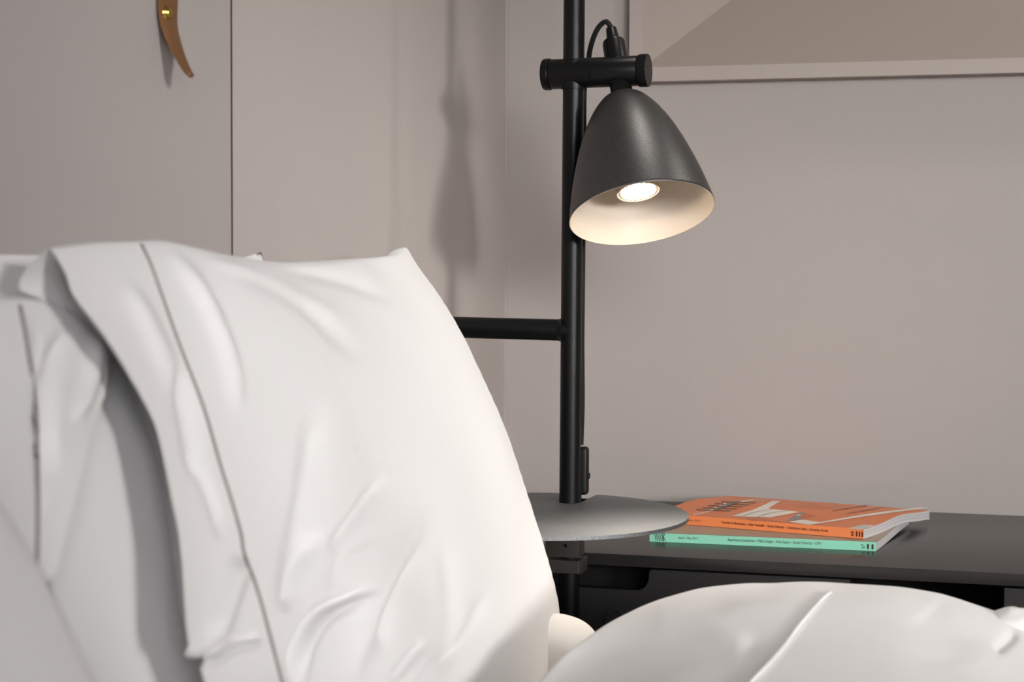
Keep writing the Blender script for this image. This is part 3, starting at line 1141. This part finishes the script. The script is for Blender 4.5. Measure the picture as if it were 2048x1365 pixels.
# front pillow, leaning in front of the others
p1 = empty('pillow', (-0.40, 1.14, MZ), 'large white pillow with open hem flap leaning in front, nearest the lamp pole', 'pillow', 'bed pillows')
top1 = [(99, 496), (180, 486), (270, 482), (318, 481), (352, 488), (460, 514), (560, 525), (690, 520), (762, 515), (782, 503), (800, 496)]
far1 = [(800, 496), (812, 500), (828, 532), (868, 596), (905, 668), (946, 765), (990, 868), (1030, 975), (1070, 1085), (1104, 1190), (1126, 1288)]
hem1 = [(99, 496), (123, 546), (142, 599), (199, 679), (265, 791), (302, 871), (331, 1003), (348, 1096), (361, 1242), (371, 1302), (401, 1365)]
top1 = [pl1(*q) for q in top1]
far1 = [pl1(*q) for q in far1]
hem1f = [pl1(*q) for q in hem1]
hem1f.append(down1(pl1(440, 1440), 0.71))
hem1f.append(down1(pl1(470, 1500), MZ + 0.004))
hem1b = [hem1f[0], pl1(60, 532, -0.012), pl1(42, 576, -0.022), pl1(100, 603, -0.024), pl1(170, 640, -0.022), pl1(250, 740, -0.02), pl1(310, 880, -0.02), pl1(345, 1040, -0.016), pl1(375, 1240, -0.010), pl1(420, 1365, -0.006), hem1f[-1]]
far1.append(down1(far1[-1], MZ + 0.004))
bot1 = [hem1f[-1], tuple((V(hem1f[-1]) * 2 + V(far1[-1])) / 3), tuple((V(hem1f[-1]) + V(far1[-1]) * 2) / 3), far1[-1]]
FOLDS1 = [
    ([(580, 1375), (591, 1302), (607, 1265), (634, 1227), (682, 1198), (741, 1176)], 9, -0.0048, 0.7),
    ([(366, 1302), (415, 1310), (460, 1284), (522, 1272)], 7, -0.005, 0.6),
    ([(425, 1290), (450, 1200), (485, 1115)], 22, 0.0042),
    ([(570, 1227), (597, 1155), (612, 1120), (640, 1060)], 16, -0.0035),
    ([(663, 1112), (682, 1075), (711, 1035), (770, 950)], 14, -0.0030),
    ([(568, 1206), (600, 1080), (622, 960), (640, 800)], 26, -0.0035),
    ([(764, 1307), (771, 1240), (800, 1170), (830, 1100)], 14, -0.003),
    ([(785, 1365), (820, 1320), (850, 1280)], 10, -0.003, 0.5),
    ([(870, 1345), (940, 1270), (975, 1180)], 16, -0.003),
    ([(700, 1365), (735, 1250), (790, 1130), (850, 1010)], 22, 0.0032),
    ([(900, 1330), (905, 1200), (890, 1080)], 20, -0.002),
    ([(335, 495), (400, 590), (450, 700), (480, 830)], 16, 0.0030),
    ([(420, 520), (540, 560), (680, 640)], 14, 0.0022),
    ([(460, 525), (600, 600), (720, 720)], 18, -0.0022),
    ([(560, 535), (680, 560), (790, 600)], 14, -0.0018),
    ([(350, 720), (380, 850), (400, 960)], 18, -0.0028),
    ([(250, 560), (320, 700), (360, 800)], 18, 0.0022),
    ([(380, 900), (430, 1010), (440, 1080)], 12, -0.002),
    ([(660, 1180), (690, 1110), (760, 1060)], 10, -0.0018),
] + [([(676 + 26 * k, 925 - 3 * k), (684 + 26 * k, 900 - 3 * k)], 4, 0.0007) for k in range(6)]
STITCH1 = [(281, 489), (300, 530), (325, 599), (358, 692), (404, 811), (437, 924), (477, 1056), (488, 1113), (517, 1196), (557, 1348), (566, 1390)]
pillow(p1, top1, bot1, far1, hem1f, hem1b, N1, 0.034, 0.018, M_COTTON, FOLDS1, seed=2.3, nu=260, nv=220, lump=0.0048, stitch=STITCH1)


def simple_pillow(label, y_far, y_near, x_top, x_bot, z_top, bf, bb, seed, sag=0.02, hem=0.03, skew=0.0, stitch=0.2, tilt=0.0, folds=(), drop=0.0):
    r = empty('pillow', ((x_top + x_bot) / 2, (y_far + y_near) / 2, MZ), label, 'pillow', 'bed pillows')
    pt_ = lambda y, k: (x_top + (x_bot - x_top) * k + tilt * (y_far - y), y, z_top - drop * (1 - k) * (y_far - y) / (y_far - y_near) + (MZ + 0.004 - z_top) * k)
    ym = (y_far + y_near) / 2
    L = y_far - y_near
    top = [pt_(y_near, 0)] + [(lambda q: (q[0], q[1], q[2] - sag * math.sin(math.pi * a)))(pt_(y_near + L * a, 0)) for a in (0.25, 0.5, 0.75)] + [pt_(y_far, 0)]
    bot = [pt_(y_near, 1), pt_(ym, 1), pt_(y_far, 1)]
    far = [pt_(y_far, 0), pt_(y_far - 0.012 - skew * .3, 0.3), pt_(y_far - 0.014, 0.6), pt_(y_far, 1)]
    hf = [pt_(y_near, 0), pt_(y_near + 0.008, 0.35), pt_(y_near - 0.006, 0.7), pt_(y_near, 1)]
    hb = [(a - hem * math.sin(math.pi * k), b - 0.005, c) for (a, b, c), k in zip(hf, (0, 0.35, 0.7, 1))]
    nn = V((z_top - MZ, 0, x_bot - x_top))
    pillow(r, top, bot, far, hf, hb, nn, bf, bb, M_COTTON, folds, seed=seed, nu=130, nv=110, lump=0.006, stitch=stitch)
    return r


# pillow behind it: its far corner peeks over the top, its face shows past the open hem
simple_pillow('white pillow behind the large front pillow, its smooth face shaded past the open hem', 1.262, 0.72, -0.536, -0.385, 1.060, 0.014, 0.016, 5.1, sag=0.020, stitch=None, tilt=0.085)


def pillow_near_back():
    r = empty('pillow', (-0.42, 0.40, MZ), 'white pillow at the left edge with a drooping flap and a vertical hem line', 'pillow', 'bed pillows')
    o = -0.027
    P = lambda x, y, k=0.0: pl1(x, y, o + k)
    hem = [P(236, 604), P(230, 650), P(215, 705), P(206, 790), P(166, 890), P(138, 1005), P(105, 1150), P(96, 1260)]
    hem.append(down1(hem[-1], MZ + 0.004))
    hemb = [hem[0]] + [tuple(V(q) - N1 * 0.016 + V((0, -0.012, 0))) for q in hem[1:-1]] + [hem[-1]]
    L = (V(P(-700, 600)) - V(P(236, 600)))
    L.z = 0
    L = L.normalized()
    e = V(hem[0]) + L * 0.66
    top = [hem[0], P(150, 598), P(60, 596), P(0, 594), tuple(V(hem[0]) + L * 0.40 + Zh * 0.008), tuple(e + Zh * 0.004)]
    far = [top[-1], down1(tuple(e), 0.9), down1(tuple(e), MZ + 0.004)]
    b0, b1 = V(hem[-1]), V(far[-1])
    bot = [hem[-1], tuple(b0.lerp(b1, 0.33)), tuple(b0.lerp(b1, 0.66)), far[-1]]
    F = [([(150, 640), (110, 720), (95, 850), (100, 980)], 16, -0.0035), ([(190, 660), (185, 740), (150, 850)], 14, 0.003), ([(70, 640), (82, 760), (84, 900), (80, 1050)], 9, -0.0022)]
    pillow(r, top, bot, far, hem, hemb, N1, 0.020, 0.012, M_COTTON, F, seed=3.1, nu=150, nv=130, lump=0.0035, stitch=[(38, 612), (52, 690), (68, 810), (73, 950), (72, 1090), (70, 1200)])


pillow_near_back()


def pillow_corner():
    r = empty('pillow', (-0.30, 0.22, MZ), 'blurred grey-shaded white pillow nearest the camera in the lower left corner', 'pillow', 'bed pillows')
    P = lambda x, y: pl1(x, y, 0.012)
    f = [P(-190, 800), P(-90, 890), P(-22, 982), P(52, 1104), P(86, 1165), P(178, 1365), P(260, 1560)]
    f.append(down1(f[-1], MZ + 0.004))
    a = V(f[0])
    L = V((0.075, -1, 0)).normalized()
    top = [tuple(a + L * 0.60), tuple(a + L * 0.30 + Zh * 0.01), f[0]]
    b = V(f[-1])
    bot = [tuple(b + L * 0.60), tuple(b + L * 0.30), f[-1]]
    hem = [top[0], tuple(V(top[0]).lerp(V(bot[0]), 0.5)), bot[0]]
    hb = [hem[0], tuple(V(hem[1]) - N1 * 0.02), hem[2]]
    pillow(r, top, bot, f, hem, hb, N1, 0.020, 0.014, M_COTTON, (), seed=7.7, nu=110, nv=100, lump=0.003, stitch=None)


pillow_corner()
# back pillow at the wall panel, only its top shows at the left edge
simple_pillow('white pillow at the back against the wall panel, only its shaded top showing', 1.04, 0.34, -0.560, -0.541, 1.055, 0.014, 0.014, 9.4, sag=0.0, stitch=None)


# duvet
def build_duvet():
    dv = empty('duvet', (0.0, 0.95, MZ), 'puffy white duvet lying on the bed in the lower right foreground', 'duvet')
    YC = 1.42
    out = [(1000, 1378), (1060, 1338), (1120, 1304), (1195, 1250), (1290, 1206), (1400, 1172), (1500, 1158), (1590, 1157), (1700, 1166), (1800, 1174), (1900, 1193), (1985, 1222)]
    ycr = [1.02, 1.10, 1.19, 1.29, 1.37, 1.41] + [YC] * 6
    cr = [onplane(x, y, V((0, yc, 0)), V((0, 1, 0))) for (x, y), yc in zip(out, ycr)]
    xs, zs = np.array([p.x for p in cr]), np.array([p.z for p in cr])
    xs = np.concatenate([[xs[0] - 0.012], xs, [0.10, 0.16, 0.5]])
    zs = np.concatenate([[MZ + 0.04], zs, [0.745, 0.735, 0.735]])
    yy = np.array([0.98] + ycr + [YC] * 3)
    print('duvet crest', np.round(xs, 3), np.round(zs, 3))
    nx, ny = 380, 320
    x = np.linspace(xs[0], 0.45, nx)
    zc = np.interp(x, xs, zs)
    yc = np.interp(x, xs, yy)
    for _ in range(30):
        zc[1:-1] = (zc[:-2] + 2 * zc[1:-1] + zc[2:]) / 4
        yc[1:-1] = (yc[:-2] + 2 * yc[1:-1] + yc[2:]) / 4
    # v: 0 under the far rim, up round it, then towards the camera
    path = crom([(YC - 0.05, 0.0), (YC + 0.035, 0.02), (YC + 0.062, 0.30), (YC + 0.050, 0.68), (YC + 0.022, 0.93), (YC - 0.02, 1.0), (YC - 0.15, 0.99), (YC - 0.35, 0.97), (YC - 0.6, 0.95), (YC - 0.8, 0.93), (YC - 0.95, 0.8), (YC - 1.0, 0.0)], ny)
    P = np.zeros((nx, ny, 3))
    for i in range(nx):
        P[i, :, 0] = x[i]
        P[i, :, 1] = path[:, 0] + (yc[i] - YC) * np.clip((path[:, 0] - 0.5) / 0.5, 0, 1)
        P[i, :, 2] = MZ + 0.002 + (zc[i] - MZ - 0.002) * path[:, 1]
    sl = np.clip((0.80 - P[..., 1]) / 0.25, 0, 1)
    P[..., 0] += 0.085 * sl * sl * (3 - 2 * sl) * np.clip(1 - (P[..., 0] - xs[0]) / 0.30, 0, 1)
    top = np.clip((path[:, 1] - 0.6) / 0.3, 0, 1)[None] * np.ones((nx, 1))
    P[..., 2] += (vnoise(P, (7, 6, 3), 4.4) * 0.006 + vnoise(P, (20, 16, 5), 1.4) * 0.0015) * top
    px = project(P.reshape(-1, 3)).reshape(nx, ny, 2)
    for f in [([(1664, 1180), (1640, 1203), (1600, 1250), (1560, 1305), (1500, 1370), (1440, 1440), (1370, 1530)], 5, 0.0012, 0.9),
              ([(2030, 1262), (2016, 1280), (1990, 1300)], 10, -0.004), ([(1850, 1215), (1900, 1280), (1905, 1330)], 40, -0.0022), ([(1300, 1240), (1400, 1250), (1500, 1300)], 26, 0.003)]:
        pl = crom(f[0], 30)
        d, s, t = polydist(px, pl)
        e = np.clip(np.sin(np.pi * np.clip(t * .97 + .015, 0, 1)) * 2.5, 0, 1)
        P[..., 2] += f[2] * e * np.exp(-(d / f[1]) ** 2) * top
        if len(f) > 3:
            P[..., 2] -= f[2] * f[3] * e * np.exp(-((d * s - 1.6 * f[1]) / (1.2 * f[1])) ** 2) * top
    o = grid_mesh('duvet_cover', P, M_COTTON, dv)
    px = project(P.reshape(-1, 3)).reshape(nx, ny, 2)
    jc = int(np.argmax(path[:, 1])) + 2
    sp = follow(P[:, jc:], px[:, jc:], [(1664, 1184), (1640, 1206), (1600, 1252), (1560, 1306), (1500, 1370), (1440, 1440), (1370, 1530)], 60, V((0, -0.0008, 0.0013)))
    sp = [(sp[max(i - 1, 0)] + sp[i] * 2 + sp[min(i + 1, 59)]) / 4 for i in range(60)]
    bm = bmesh.new()
    tube(bm, sp, 0.0014, 8)
    tag(from_bm('duvet_seam', bm, M_COTTON, dv), 'raised white seam')
    # lower fold of the duvet showing between the front pillow and the upper part
    bm = bmesh.new()
    bmesh.ops.create_uvsphere(bm, u_segments=48, v_segments=32, radius=1.0)
    c = at(1128, 1311, 1.555)
    for v in bm.verts:
        p = v.co.copy()
        q = V((math.copysign(abs(p.x) ** 0.8, p.x), math.copysign(abs(p.y) ** 0.8, p.y), math.copysign(abs(p.z) ** 0.85, p.z)))
        v.co = c + V((q.x * 0.033, q.y * 0.055, q.z * 0.036 * (1.0 - 0.22 * q.x)))
        v.co.z = max(v.co.z, MZ + 0.0008)
    from_bm('duvet_fold', bm, M_COTTON2, dv)
    # gathered corner knot
    c = onplane(2028, 1252, V((0, YC - 0.02, 0)), V((0, 1, 0)))
    bm = bmesh.new()
    bmesh.ops.create_uvsphere(bm, u_segments=40, v_segments=28, radius=1.0)
    for v in bm.verts:
        p = v.co.copy()
        r = 1 + 0.10 * math.sin(5 * math.atan2(p.y, p.x) + 1.0) * (1 - abs(p.z)) + 0.10 * noise.noise(p * 2.2)
        v.co = c + V((p.x * 0.020 * r, p.y * 0.030 * r, p.z * 0.0150 * r))
    from_bm('gathered_corner', bm, M_COTTON, dv)


build_duvet()
